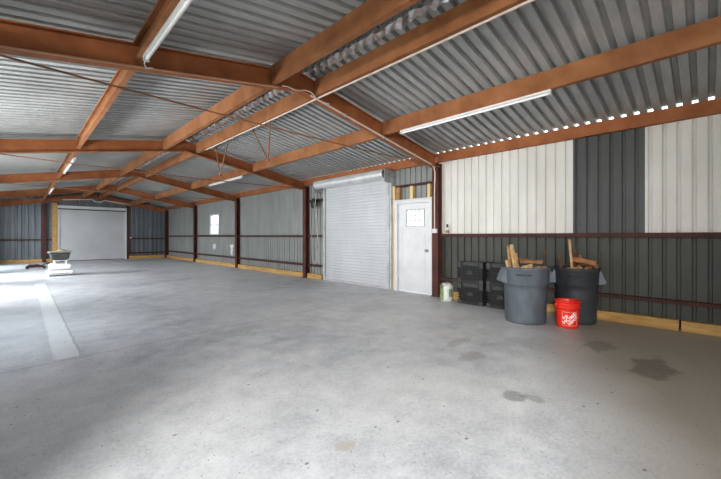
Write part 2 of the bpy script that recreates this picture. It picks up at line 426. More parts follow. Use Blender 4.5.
# purlins
LINES = [('left middle', .86, 1), ('left ridge', 2.32, 1), ('right ridge', 3.03, -1), ('right middle', 4.49, -1)]
DROP = {1: 0, 2: .02, 3: .04, 4: .055, 5: .06}
def c_poly(x, zt, h, w, side, t=.008):
    # web at x, flanges toward side, small lips
    s_ = side
    return [(x,zt),(x+s_*w,zt),(x+s_*w,zt-.022),(x+s_*(w-t),zt-.022),(x+s_*(w-t),zt-t),(x+s_*t,zt-t),(x+s_*t,zt-h+t),(x+s_*(w-t),zt-h+t),(x+s_*(w-t),zt-h+.022),(x+s_*w,zt-h+.022),(x+s_*w,zt-h),(x,zt-h)]
for nm, x, open_side in LINES:
    for b_ in range(1, 6):
        ya, yb = YF[b_]+.0549, YF[b_+1]-.0549
        left = nm == 'left middle'
        sd = -1 if left else 1
        zt = roof(x) - (.105 if left else .075) - DROP[b_]; dp = .20 if left else .23
        mb = MB(); mb.prism(c_poly(x, zt, dp, .055 if left else .07, sd), 'y', ya, yb)
        t = mb.build('purlin', M['purlin'])
        where = {'left middle': 'orange-brown roof purlin midway down the left slope', 'left ridge': 'orange-brown roof purlin just left of the ridge',
                 'right ridge': 'orange-brown roof purlin just right of the ridge', 'right middle': 'orange-brown roof purlin midway down the right slope'}[nm]
        tag(t, where + ', ' + BAYN[b_], 'purlin', 'roof purlins')
# eave struts
for b_ in range(1, 6):
    ya, yb = YF[b_]+.001, YF[b_+1]-.001
    zt = roof(6.31)-.002
    mb = MB(); mb.prism([(6.285,zt-.19),(6.31,zt-.19),(6.31,zt),(6.285,zt+.004)], 'y', ya, yb)
    mb.box(6.25, 6.285, ya, yb, zt-.19, zt-.182)
    tag(mb.build('eave_beam', M['beam']), 'rust-red eave beam under the row of light gaps, ' + BAYN[b_], 'beam', 'eave beams along the right wall')
# girts
def girt(y0, y1, z, label, h=.065):
    mb = MB(); mb.prism([(XW-.002,z),(XW-.095,z),(XW-.095,z-h),(XW-.087,z-h),(XW-.087,z-.008),(XW-.002,z-.008)], 'y', y0, y1)
    tag(mb.build('wall_girt', M['girt']), label, 'rail', 'steel rails along the right wall')
girt(-1.5, YF[2]-.08, 1.315, 'upper dark red wall rail under the white and dark panels')
girt(-1.5, YF[2]-.08, .40, 'lower dark red wall rail behind the bins and crates', .05)
girt(RY1+.10, YF[3]-.08, 1.30, 'short upper wall rail behind the hanging door chain')
girt(RY1+.10, YF[3]-.08, .42, 'short lower wall rail left of the roll-up door')
girt(RY1+.10, YF[3]-.08, 2.35, 'short top wall rail behind the black chain hoist')
for b_, nm in ((3, 'in the bay just past the roll-up door'), (4, 'below the window'), (5, 'in the farthest bay')):
    girt(YF[b_]+.08, YF[b_+1]-.08, 1.30, 'upper dark wall rail ' + nm)
    girt(YF[b_]+.08, YF[b_+1]-.08, .42, 'lower dark wall rail ' + ('near the floor in the window bay' if b_ == 4 else nm))
for x0, x1, z, lab in ((XL+.1, 1.2, 1.12, 'dark rail across the end wall, left of the wide door'), (FX1+.2, XP-.02, 1.16, 'upper dark rail on the end wall, right of the wide door'), (FX1+.2, XP-.02, .36, 'lower dark rail on the end wall, right of the wide door')):
    mb = MB(); mb.prism([(YFAR-.002,z),(YFAR-.09,z),(YFAR-.09,z-.07),(YFAR-.08,z-.07),(YFAR-.08,z-.008),(YFAR-.002,z-.008)], 'x', x0, x1)
    tag(mb.build('wall_girt', M['girt']), lab, 'rail', 'rails on the end wall')
# tie rods
for k, lab in ((2, 'thin rusty tie rod crossing below the nearest frame'), (3, 'thin rusty tie rod at the second frame'), (4, 'thin rusty tie rod at the third frame'), (5, 'thin rusty tie rod at the fourth frame')):
    mb = MB(); pts = []
    for i in range(13):
        u = i/12; x = XL + (XP-.001-XL)*u
        pts.append((x, YF[k]-(.12 if k == 2 else .07), 2.70 - .05*math.sin(math.pi*u)))
    mb.tube(pts, .010, 8)
    tag(mb.build('tie_rod', M['rod']), lab, 'rod', 'tie rods')

# sills
def sill(y0, y1, m='wood', h=.14, tilt=0):
    mb = MB(); mb.box(XW-.11, XW-.004, y0, y1, 0, h)
    struct(mb.build('baseboard_right', M[m], bevel=.004))
sill(-2.2, .25); sill(.27, YF[2]-.09)
sill(RY1+.1, YF[3]-.09); sill(YF[3]+.09, YF[4]-.09); sill(YF[4]+.09, YF[5]-.09); sill(YF[5]+.09, YF[6]-.09)
struct(MB().box(XL+.05, 1.2, YFAR-.1, YFAR-.004, 0, .16).build('baseboard_far', M['wood'], bevel=.004))
struct(MB().box(FX1+.2, XP-.04, YFAR-.1, YFAR-.004, 0, .16).build('baseboard_far', M['wood'], bevel=.004))

# ------------------------------------------------------------------ door 1: white man door
d1 = struct(empty('door_1', (6.26, 4.65, 0)))
mb = MB()
mb.box(6.235, 6.36, 4.13, 4.215, 0, 2.0); mb.box(6.235, 6.36, 5.075, 5.16, 0, 2.0); mb.box(6.235, 6.36, 4.13, 5.16, 2.0, 2.075)
mb.box(6.222, 6.36, 4.10, 5.19, 2.075, 2.10)
mb.build('casing', M['white_paint'], d1, bevel=.006)
slab = MB()
LY0, LY1, LZ0, LZ1 = 4.37, 4.83, 1.50, 1.845
slab.box(6.285, 6.325, 4.217, LY0, .012, 1.998); slab.box(6.285, 6.325, LY1, 5.073, .012, 1.998)
slab.box(6.285, 6.325, LY0, LY1, .012, LZ0); slab.box(6.285, 6.325, LY0, LY1, LZ1, 1.998)
so = slab.build('door_slab', M['white_paint'], d1)
mb = MB()
for a, b2, z0, z1 in ((4.33,4.96,.18,.32), (4.33,4.96,.36,1.38)):
    w = .018
    mb.box(6.278,6.286,a,b2,z0,z0+w); mb.box(6.278,6.286,a,b2,z1-w,z1); mb.box(6.278,6.286,a,a+w,z0+w,z1-w); mb.box(6.278,6.286,b2-w,b2,z0+w,z1-w)
mb.build('panel_moulding', M['white_paint'], so)
lf = MB(); w = .022
lf.box(6.272,6.286,LY0-w,LY1+w,LZ0-w,LZ0); lf.box(6.272,6.286,LY0-w,LY1+w,LZ1,LZ1+w); lf.box(6.272,6.286,LY0-w,LY0,LZ0,LZ1); lf.box(6.272,6.286,LY1,LY1+w,LZ0,LZ1)
for i in range(1, 4): lf.box(6.284,6.298, LY0+(LY1-LY0)*i/4-.010, LY0+(LY1-LY0)*i/4+.010, LZ0, LZ1)
for i in range(1, 3): lf.box(6.284,6.298, LY0, LY1, LZ0+(LZ1-LZ0)*i/3-.011, LZ0+(LZ1-LZ0)*i/3+.011)
lf.build('window_grille', M['galv'], so)
MB().box(6.299,6.301,LY0,LY1,LZ0,LZ1).build('glass_pane', M['glass'], so)
mb = MB(); mb.lathe([(0,0),(.03,0),(.03,.006),(.012,.01),(.012,.04),(.03,.05),(.032,.07),(.02,.082),(0,.084)], (0,0,0), 16)
kn = mb
kn.v = [(6.285-p[2], 4.275+p[0], .95+p[1]) for p in kn.v]
kn.build('door_knob', M['galv'], d1)
for z in (.25, 1.0, 1.75): MB().box(6.272,6.29,5.063,5.078,z-.05,z+.05).build('hinge', M['galv'], d1)
# framing above the door
for y0, y1, m, lab in ((4.195,4.265,'wood_stud','pale stud above the white door, right end by the steel post'), (4.655,4.735,'wood_stud','pale short stud above the middle of the white door'), (5.03,5.13,'log','brown stud above the left side of the white door')):
    z1 = 2.395
    tag(MB().box(6.27,6.35,y0,y1,2.101,z1).build('wall_stud', M[m], bevel=.003), lab, 'stud', 'short studs above the white door')
tag(MB().box(6.262,6.35,4.14,5.14,2.396,2.44).build('header_rail', M['girt']), 'dark red header rail across the studs above the white door', 'rail')
tag(MB().box(6.27,6.35,5.17,5.235,0,2.44).build('wall_stud', M['wood_stud'], bevel=.003), 'tall pale jamb stud between the white door and roll-up door', 'stud')

# ------------------------------------------------------------------ door 2: roll-up
d2 = struct(empty('door_2', (6.3, 6.55, 0)))
prof = []; z = .05
while z < 2.70:
    prof += [(6.300, z), (6.300, z+.052), (6.289, z+.060), (6.289, z+.070)]
    z += .078
mb = MB(); mb.loft([[(x, 5.40, zz) for x, zz in prof], [(x, 7.76, zz) for x, zz in prof]], closed=False, caps=False)
mb.build('curtain', M['curtain'], d2)
MB().box(6.27,6.315,5.40,7.76,.0,.05).build('bottom_bar', M['galv'], d2)
for a, b2 in ((5.23,5.41), (7.75,7.84)):
    mb = MB()
    mb.box(6.262,6.276,a,b2,0,2.62); mb.box(6.276,6.34,(a if a<6 else b2-.014),(a+.014 if a<6 else b2),0,2.62)
    if a < 6: mb.box(6.23,6.262,a+.01,a+.05,0,2.62); mb.box(6.245,6.262,a+.10,a+.13,0,2.62)
    mb.build('guide_rail', M['galv'], d2)
mb = MB()
CX, CZ, CR = 6.10, 2.725, .118
pr = []
n = 44
rings = []
for y in (5.33, 7.93):
    rings.append([(CX+CR*math.cos(2*math.pi*k/n), y, CZ+CR*math.sin(2*math.pi*k/n)) for k in range(n)])
mb.loft(rings, sm=True)
# spiral seam edges of the wrapped curtain
for k in range(0, 12):
    a = 2*math.pi*k/12
    mb.box(CX+(CR-.001)*math.cos(a)-.004, CX+(CR-.001)*math.cos(a)+.004, 5.33, 7.93, CZ+(CR-.001)*math.sin(a)-.004, CZ+(CR-.001)*math.sin(a)+.004)
mb.build('rolled_coil', M['coil'], d2)
# hand-over from coil to curtain
mb = MB(); mb.loft([[(CX+CR, 5.40, CZ), (CX+CR, 7.76, CZ)], [(6.25, 5.40, 2.68), (6.25, 7.76, 2.68)], [(6.298, 5.40, 2.60), (6.298, 7.76, 2.60)]], closed=False, caps=False)
mb.build('curtain_lead', M['curtain'], d2)
for y0, y1 in ((5.255,5.275), (7.96,7.98)):
    mb = MB(); mb.box(6.0,6.34,y0,y1,2.52,2.83)
    mb.build('end_bracket', M['galv'], d2, bevel=.01)
for ya, yb in ((5.276,5.33),(7.93,7.96)):
    mb = MB(); mb.loft([[(CX+.10*math.cos(2*math.pi*k/24), y, CZ+.10*math.sin(2*math.pi*k/24)) for k in range(24)] for y in (ya, yb)], sm=True)
    mb.build('spring_drum', M['black'], d2)
# chain hoist beside it
t = empty('chain_hoist', (6.2, 8.15, 2.2)); tag(t, 'black chain hoist with hanging chain loop left of the roll-up door', 'hoist')
mb = MB(); mb.lathe([(0,0),(.085,0),(.1,.02),(.1,.06),(.085,.08),(0,.08)], (0,0,0), 20)
mb.v = [(6.13+p[2]*1.1, 8.17+p[0]*1.25, 2.23+p[1]*1.45) for p in mb.v]; mb.build('housing', M['black'], t)
MB().box(6.21,6.262,8.12,8.22,2.15,2.31).build('bracket', M['black'], t)
def chain(pts):
    mb = MB()
    L = [Vector(p) for p in pts]; seg = []
    for a, b2 in zip(L, L[1:]):
        n_ = max(1, int((b2-a).length/.045))
        for i in range(n_): seg.append((a.lerp(b2, i/n_), a.lerp(b2, (i+.92)/n_)))
    for i, (a, b2) in enumerate(seg):
        o_ = Vector((.005,0,0)) if i % 2 else Vector((0,.005,0))
        mb.tube([a, a.lerp(b2,.5)+o_, b2], .0085, 5); 
    return mb
chain([(6.12,8.26,2.24),(6.13,8.25,1.5),(6.14,8.17,.62),(6.14,8.08,.44),(6.14,7.98,.6),(6.13,7.94,1.3),(6.12,8.08,2.24)]).build('chain', M['galv'], t)
chain([(6.12,8.05,2.60),(6.13,7.96,1.8),(6.14,7.90,1.0),(6.14,7.96,.5)]).build('pull_cord', M['conduit'], t)

# ------------------------------------------------------------------ door 3: far wide roller door
d3 = struct(empty('door_3', (2.83, YFAR-.05, 0)))
prof = []; z = .02
while z < 2.60:
    prof += [(YFAR-.03, z), (YFAR-.03, z+.085), (YFAR-.036, z+.09), (YFAR-.036, z+.098)]; z += .1
mb = MB(); mb.loft([[(FX0, y, zz) for y, zz in prof], [(FX1, y, zz) for y, zz in prof]], closed=False, caps=False); mb.build('curtain', M['far_curtain'], d3)
MB().box(FX0,FX1,YFAR-.055,YFAR-.01,0,.03).build('bottom_bar', M['girt'], d3)
MB().box(FX0-.14,FX1+.1,YFAR-.09,YFAR-.01,2.66,2.80).build('hood', M['white_paint'], d3)
MB().box(FX0-.06,FX1+.06,YFAR-.12,YFAR-.091,2.60,2.655).build('header_bar', M['black'], d3)
MB().box(FX1,FX1+.09,YFAR-.09,YFAR-.005,0,2.66).build('guide_rail', M['white_paint'], d3)
MB().box(FX0-.08,FX0,YFAR-.09,YFAR-.005,0,2.66).build('guide_rail', M['white_paint'], d3)
tag(MB().box(FX1+.095,FX1+.19,YFAR-.11,YFAR-.005,0,roof(FX1+.2)-.40).build('door_post', M['post']), 'dark post right of the wide door in the end wall', 'post')
tag(MB().box(1.20,1.385,YFAR-.13,YFAR-.005,0,roof(1.2)-.44).build('door_post', M['wood']), 'brown wooden post left of the wide door in the end wall', 'post')
mb = MB(); mb.prism([(.90+q[0],YFAR-.09+q[1]) for q in i_poly(.13,.15)], 'z', 0, roof(.85)-.44)
tag(mb.build('steel_post', M['post']), 'dark steel column behind the white stepped base at the end wall', 'post')
tag(MB().box(4.42,4.50,YFAR-.14,YFAR-.092,1.12,1.22).build('wall_switch', M['white_paint'], bevel=.008), 'small white control box right of the wide end door', 'switch')

# ------------------------------------------------------------------ window 1
w1 = struct(empty('window_1', (XW, 15.8, WZ0)))
mb = MB(); f = .05
mb.box(XW-.03,XW+.05,WY0,WY0+f,WZ0,WZ1); mb.box(XW-.03,XW+.05,WY1-f,WY1,WZ0,WZ1); mb.box(XW-.03,XW+.05,WY0+f,WY1-f,WZ0,WZ0+f); mb.box(XW-.03,XW+.05,WY0+f,WY1-f,WZ1-f,WZ1)
mb.box(XW-.012,XW+.03,WY0+f,WY1-f,1.775,1.815)
mb.build('window_frame', M['white_paint'], w1)
MB().box(XW+.01,XW+.013,WY0+f,WY1-f,WZ0+f,1.775).build('glass_pane', M['glass'], w1)
MB().box(XW+.02,XW+.023,WY0+f,WY1-f,1.815,WZ1-f).build('glass_pane', M['glass'], w1)

# ------------------------------------------------------------------ electrical: conduits, box, lights
t = empty('conduit', (XP-.03, 4.03, 1.42)); tag(t, 'pale conduit along the nearest right roof beam and down its post', 'pipe')
pts = [(RX+.15, Y0-.075, roof(RX+.15)-.345)]
for i in range(9):
    x = RX+.4 + (5.95-RX-.4)*i/8; pts.append((x, Y0-.074, roof(x)-.345))
MB().tube(pts, .014, 8).build('pipe_run', M['conduit'], t)
pts = [pts[-1], (6.06, Y0-.07, roof(6.06)-.37), (6.14, Y0-.04, roof(6.14)-.44), (XP-.020, Y0-.01, roof(XP)-.57), (XP-.020, Y0, 2.2), (XP-.020, Y0, 1.42)]
MB().tube(pts, .014, 8).build('pipe_drop', M['conduit'], t)
for x in (3.6, 4.5, 5.4): MB().box(x-.015, x+.015, Y0-.092, Y0-.056, roof(x)-.365, roof(x)-.325).build('pipe_clip', M['galv'], t)
tag(MB().box(XP-.055, XP-.002, 3.965, 4.075, 1.33, 1.42).build('junction_box', M['white_paint'], bevel=.006), 'small white electrical box on the nearest post beside the door', 'box')
tag(MB().tube([(3.045, y, roof(3.03)-.347+.002*math.sin(y*2.1)) for y in [ -.5+ .45*i for i in range(20)]], .013, 8).build('conduit', M['conduit']), 'long pale conduit under the purlin right of the ridge', 'pipe')
pts = []
for i in range(60):
    u = i/59; x = 2.45 + .78*u
    pts.append((x, Y0-.115-.02*math.sin(u*14), roof(x)-.352 + .014*math.cos(u*11)))
tag(MB().tube(pts, .008, 6).build('cable', M['conduit']), 'loose pale cable coiled at the ridge of the nearest frame', 'cable')
pts = [(XL+.3 + (2.4-XL-.3)*i/10, Y0-.068, roof(XL+.3 + (2.4-XL-.3)*i/10)-.345) for i in range(11)]
tag(MB().tube(pts, .010, 6).build('conduit', M['lit_flange']), 'thin pale strip standing for the lit bottom flange of the nearest left roof beam', 'pipe')  # added tube imitating the light-catching flange edge, no wiring here

def strip_light(x, y0, y1, zoff, lab):
    bay = 1 if y0 < 4 else (3 if y0 < 15 else 4)
    zt = roof(.86 if x < 2 else 4.49)-.305-DROP[bay]+.003
    t = empty('strip_light', (x, (y0+y1)/2, zt)); tag(t, lab, 'light', 'fluorescent strip lights under the purlins')
    z = zt-.003
    mb = MB(); mb.prism([(x-.022,z),(x+.022,z),(x+.028,z-.028),(x-.028,z-.028)], 'y', y0, y1); hs_ = mb.build('housing', M['fixture'], t)
    MB().tube([(x, y0+.03, z-.045), (x, y1-.03, z-.045)], .0145, 10).build('lamp_tube', M['tube'], t)
    for y in (y0+.012, y1-.012): MB().box(x-.024,x+.024,y-.012,y+.012,z-.062,z-.029).build('end_cap', M['white_paint'], hs_)
strip_light(.862, 1.45, 3.75, 0, 'white strip light under the left middle purlin, nearest bay')
strip_light(4.525, 1.32, 3.6, 0, 'white strip light under the right middle purlin, nearest bay')
strip_light(.862, 9.5, 11.8, 0, 'white strip light under the left middle purlin, past the second frame')
strip_light(4.525, 9.3, 11.7, 0, 'white strip light under the right middle purlin, past the roll-up door')
strip_light(.862, 15.8, 17.8, 0, 'white strip light under the left middle purlin, farthest from camera')
t = empty('cable', (.9, 3.85, 2.95))
MB().tube([(.862,3.75,roof(.86)-.345),(.87,3.85,roof(.86)-.35),(.9,3.9,roof(.86)-.362),(.95,3.88,roof(.86)-.352)], .006, 6).build('cord', M['white_paint'], t)
tag(t, 'short white cable hanging at the end of the near left strip light', 'cable')
# hanging V brackets
for (ya, yb, yc, lab) in ((7.63, 6.98, 7.38, 'thin V-shaped hanger below the ridge purlin, farther of two'), (5.95, 5.31, 5.38, 'thin V-shaped hanger below the ridge purlin, nearer of two')):
    t = empty('hanging_bracket', (3.07, yc, 2.58)); tag(t, lab, 'bracket', 'V-shaped hangers under the ridge')
    zt = roof(3.03)-.305-DROP[2]-.006
    for y in (ya, yb):
        MB().tube([(3.085, y, zt), (3.085, yc, 2.58)], .013, 6).build('strut', M['rod'], t)
    MB().box(3.065, 3.105, yc-.035, yc+.035, 2.565, 2.595).build('foot_plate', M['rod'], t)
# pale pipes under the far ridge
tag(MB().tube([(1.5,21.4,2.98),(2.6,21.4,3.07),(2.72,21.4,2.98),(2.95,21.4,2.96),(3.1,21.4,3.06),(4.2,21.4,2.9)], .022, 8).build('ceiling_pipe', M['white_paint']), 'bent pale pipe under the ridge near the end wall', 'pipe')

# ------------------------------------------------------------------ loose things
RIGHT = Vector((.709, -.7047, 0)); FWD = Vector((.7047, .7095, 0))
def text_mesh(body, size, extrude=.002, xs=1, bold=0):
    cu = bpy.data.curves.new('t', 'FONT'); cu.body = body; cu.size = size; cu.extrude = extrude; cu.offset = bold; cu.space_character = 1.08 if bold else 1; cu.align_x = 'CENTER'; cu.align_y = 'CENTER'
    ob = bpy.data.objects.new('t', cu); col.objects.link(ob)
    dg = bpy.context.evaluated_depsgraph_get(); me = bpy.data.meshes.new_from_object(ob.evaluated_get(dg))
    vs = [Vector((v.co.x*xs, v.co.y, v.co.z)) for v in me.vertices]; fs = [tuple(p.vertices) for p in me.polygons]
    bpy.data.objects.remove(ob); bpy.data.curves.remove(cu); bpy.data.meshes.remove(me)
    return vs, fs
def subdivide_long(vs, fs, maxlen):
    bm = bmesh.new(); bv = [bm.verts.new(v) for v in vs]
    for f in fs:
        try: bm.faces.new([bv[i] for i in f])
        except ValueError: pass
    bmesh.ops.triangulate(bm, faces=bm.faces)
    for _ in range(3):
        es = [e for e in bm.edges if e.calc_length() > maxlen]
        if not es: break
        bmesh.ops.subdivide_edges(bm, edges=es, cuts=1)
    bm.verts.index_update()
    r = [v.co.copy() for v in bm.verts], [tuple(v.index for v in f.verts) for f in bm.faces]
    bm.free(); return r
def wrap(vs, c, rfun, ang, z):     # wrap flat text onto a round wall; ang = direction facing outward
    out = []
    for v in vs:
        zz = z + v.y; r = rfun(zz)
        a = ang + v.x/r; rr = r + v.z + .0015
        out.append((c[0]+rr*math.cos(a), c[1]+rr*math.sin(a), zz))
    return out

def trash_can(c, h, rt, rb, mat, hmat, label, word_size, turn=0):
    t = empty('trash_can', (c[0], c[1], 0)); tag(t, label, 'bin', 'large round bins of firewood')
    zb = h*.70
    rs = lambda z: rb + (rt-.035-rb)*z/h
    rband = lambda z: rt - .018 + .012*(z-zb)/(h-zb)
    prof = [(0,.012),(rb-.03,.012),(rb-.02,0),(rb,0),(rb+.006,.03)]
    prof += [(rs(zb*k/6)+.004, zb*k/6) for k in range(1, 6)]
    prof += [(rs(zb)+.004, zb-.025),(rband(zb)-.004, zb-.012),(rband(zb), zb),(rband(h-.06), h-.06),(rt, h-.045),(rt+.008, h-.02),(rt+.004, h),(rt-.012, h),(rt-.02, h-.05),(rs(zb)-.008, zb),(rs(.3)-.008,.3),(rb-.01,.03),(0,.03)]
    mb = MB(); mb.lathe(prof, (c[0],c[1],0), 56); body = mb.build('bin_body', mat, t)
    # vertical flutes under the band
    # handles
    for s_ in (-1, 1):
        d = (RIGHT*math.cos(turn) - FWD*math.sin(turn))*s_; side = Vector((-d.y, d.x, 0))
        mb = MB(); cc = Vector((c[0],c[1],0))
        secs = []
        for q in (-.085, .085):
            base = cc + side*q
            rr = math.sqrt(max(0, rt*rt - q*q))
            pts2 = [(rr-.012, h-.035), (rr+.006, h-.03), (rr+.075, h-.20), (rr+.06, h-.225), (rr-.03, h-.24)]
            secs.append([base + d*p[0] + Vector((0,0,p[1])) for p in pts2])
        mb.loft(secs); mb.build('bin_handle', hmat, t, bevel=.008)
    ang = math.atan2(-c[1], -c[0]) - .10
    vs, fs = text_mesh('Rubbermaid', word_size)
    vs, fs = subdivide_long(vs, fs, .03)
    mb = MB(); mb.add(wrap(vs, c, rband, ang + .04, h-.105), fs); 
    mb2 = mb
    mb2.build('wordmark', M['dark_ink'], body)
    return t
C1 = (5.40, 1.93); C2 = (5.932, 1.388)
trash_can(C1, .815, .335, .275, M['can_grey'], M['handle_grey'], 'lighter grey round bin full of firewood, left of the pair', .042)
trash_can(C2, .80, .30, .25, M['can_dark'], M['handle_grey'], 'darker grey round bin full of firewood, behind the red bucket', .040, .45)

def stick(c, a, b2, r, mat, name, label, group, sides=5, flat=1.0, seed=0):
    random.seed(seed)
    def P(q): return Vector((c[0],c[1],0)) + RIGHT*q[0] + FWD*q[1] + Vector((0,0,q[2]))
    A, B_ = P(a), P(b2); d = (B_-A).normalized()
    up = Vector((0,0,1)) if abs(d.z) < .9 else FWD
    u = d.cross(up).normalized(); w = u.cross(d).normalized()
    shape = [(math.cos(2*math.pi*k/sides+.3)*random.uniform(.8,1.15), math.sin(2*math.pi*k/sides+.3)*random.uniform(.8,1.15)*flat) for k in range(sides)]
    rings = []
    for i in range(4):
        p = A.lerp(B_, i/3) + (u*random.uniform(-.15,.15) + w*random.uniform(-.15,.15))*r*(0 if i in (0,3) else 1)
        rings.append([p + (u*x+w*y)*r*random.uniform(.93,1.05) for x, y in shape])
    rings[-1] = [p + d*random.uniform(-.01,.012) for p in rings[-1]]
    mb = MB(); mb.loft(rings)
    o = mb.build(name, M[mat], bevel=.003); tag(o, label, 'firewood', group); return o
G1, G2 = 'firewood in the lighter bin', 'firewood in the darker bin'
stick(C1, (-.20,.0,.30), (-.262,-.02,1.13), .026, 'log', 'wood_stick', 'tall brown stick standing second from left in the lighter bin', G1, 4, .8, 1)
stick(C1, (-.06,.03,.30), (-.21,.0,1.13), .030, 'log_light', 'wood_stick', 'tall pale split stick leaning left in the lighter bin', G1, 4, .7, 2)
stick(C1, (-.13,.10,.30), (-.15,.16,1.10), .022, 'log_dark', 'wood_stick', 'dark stick behind the tall pale stick in the lighter bin', G1, 5, 1, 12)
stick(C1, (-.20,-.08,.40), (-.295,-.04,.905), .026, 'log_light', 'wood_stick', 'short pale stub at the left rim of the lighter bin', G1, 4, .9, 3)
stick(C1, (-.02,.06,.40), (-.115,.10,1.01), .036, 'log', 'wood_stick', 'brown chunk leaning behind the pale stick, lighter bin', G1, 5, 1, 4)
stick(C1, (-.14,-.22,.80), (.0,-.17,.835), .036, 'log_light', 'split_log', 'pale squat block lying at the front of the lighter bin', G1, 5, .9, 5)
stick(C1, (-.06,.0,.885), (.275,.05,.875), .036, 'log', 'split_log', 'long brown log lying across the lighter bin', G1, 6, .9, 6)
stick(C1, (-.03,.16,.92), (.20,.18,.90), .022, 'log_red', 'split_log', 'reddish thin slat behind the long log in the lighter bin', G1, 4, .6, 7)
stick(C1, (.20,.02,.35), (.318,.02,1.115), .020, 'log_dark', 'wood_stick', 'dark slender stick leaning right in the lighter bin', G1, 5, .8, 8)
stick(C1, (.04,-.20,.78), (.24,-.12,.79), .040, 'log', 'split_log', 'short log at the front right inside the lighter bin', G1, 6, 1, 9)
stick(C2, (-.05,-.05,.35), (-.136,-.06,1.215), .023, 'log_light', 'wood_stick', 'tall pale stick standing upright in the darker bin', G2, 4, .8, 21)
stick(C2, (-.08,.02,.92), (.185,-.16,.86), .040, 'log_red', 'split_log', 'orange-brown round log lying across the darker bin', G2, 7, 1, 22)
stick(C2, (.12,.08,.86), (.272,-.08,.815), .046, 'log', 'split_log', 'thick pale-ended log at the right rim of the darker bin', G2, 4, .9, 23)
stick(C2, (.05,.10,.40), (.085,.14,1.055), .030, 'log_dark', 'wood_stick', 'dark pointed piece rising behind the logs of the darker bin', G2, 5, .9, 24)
stick(C2, (-.16,.03,.40), (-.235,.02,.95), .026, 'log_dark', 'wood_stick', 'dark stub at the left rim of the darker bin', G2, 5, .9, 25)
stick(C2, (-.10,.12,.40), (-.175,.13,.99), .024, 'log_dark', 'wood_stick', 'thin dark stick behind the left stub, darker bin', G2, 5, .9, 26)
stick(C2, (-.20,-.10,.78), (-.03,-.17,.80), .036, 'log', 'split_log', 'short brown log at the front left of the darker bin', G2, 6, 1, 27)
stick(C2, (.02,-.20,.79), (.19,-.03,.79), .034, 'log_red', 'split_log', 'short reddish log under the round log of the darker bin', G2, 6, 1, 28)
stick(C2, (.12,.16,.45), (.19,.19,.97), .026, 'log_red', 'wood_stick', 'reddish stick at the back right of the darker bin', G2, 4, .9, 29)

# red bucket
CB = (5.46, 1.385)
t = empty('bucket', (CB[0], CB[1], 0)); tag(t, 'red plastic bucket with white lettering in front of the darker bin', 'bucket')
rB = lambda z: .132 + .020*z/.37
prof = [(0,.006),(.122,.006),(.126,0),(.132,.004)] + [(rB(z), z) for z in (.05,.15,.25)] + [(rB(.27),.27),(.156,.272),(.157,.285),(.150,.288),(.150,.305),(.158,.308),(.158,.322),(.151,.325),(.152,.352),(.161,.356),(.161,.372),(.148,.374),(.143,.36),(.128,.02),(0,.02)]
mb = MB(); mb.lathe(prof, (CB[0],CB[1],0), 48); bb = mb.build('bucket_body', M['red'], t)
dv = RIGHT; cc = Vector((CB[0],CB[1],0)); pts = []
for k in range(17):
    a = math.pi*k/16
    pts.append(cc + RIGHT*(.166*math.cos(a)) + FWD*(.158*math.sin(a)) + Vector((0,0,.315-.055*math.sin(a))))
MB().tube(pts, .0028, 6).build('wire_handle', M['galv'], t)
for s_ in (-1, 1):
    q = cc + RIGHT*s_*.158; MB().box(q.x-.012,q.x+.012,q.y-.012,q.y+.012,.30,.33).build('handle_ear', M['red'], bb)
ang = math.atan2(-CB[1], -CB[0]) + .22
allv = []; mb = MB()
rot = math.radians(42)
for body, size, yo, xo in (('THE', .040, .054, -.030), ('HOME', .070, .006, 0.0), ('DEPOT', .046, -.045, .012)):
    vs, fs = text_mesh(body, size, .001, 1.0, .0016)
    vs, fs = subdivide_long(vs, fs, .02)
    # fatten: duplicate with slight shifts reads as stencil bold
    for sx, sy in ((0,0),):
        w_ = []
        for v in vs:
            x, y = v.x+xo+sx, v.y+yo+sy
            w_.append(Vector((x*math.cos(rot)-y*math.sin(rot), x*math.sin(rot)+y*math.cos(rot), v.z)))
        mb.add(wrap(w_, CB, rB, ang, .135), fs)
hs = .093
vs = []; fs = []
for (x0,x1,y0,y1) in ((-hs,hs,-hs,-hs+.0025),(-hs,hs,hs-.0025,hs),(-hs,-hs+.0025,-hs,hs),(hs-.0025,hs,-hs,hs)):
    vs2, fs2 = subdivide_long([Vector((x0,y0,0)),Vector((x1,y0,0)),Vector((x1,y1,0)),Vector((x0,y1,0))], [(0,1,2,3)], .02)
    mb.add(wrap(vs2, CB, rB, ang, .135), fs2)
mb.build('lettering', M['white_ink'], bb)

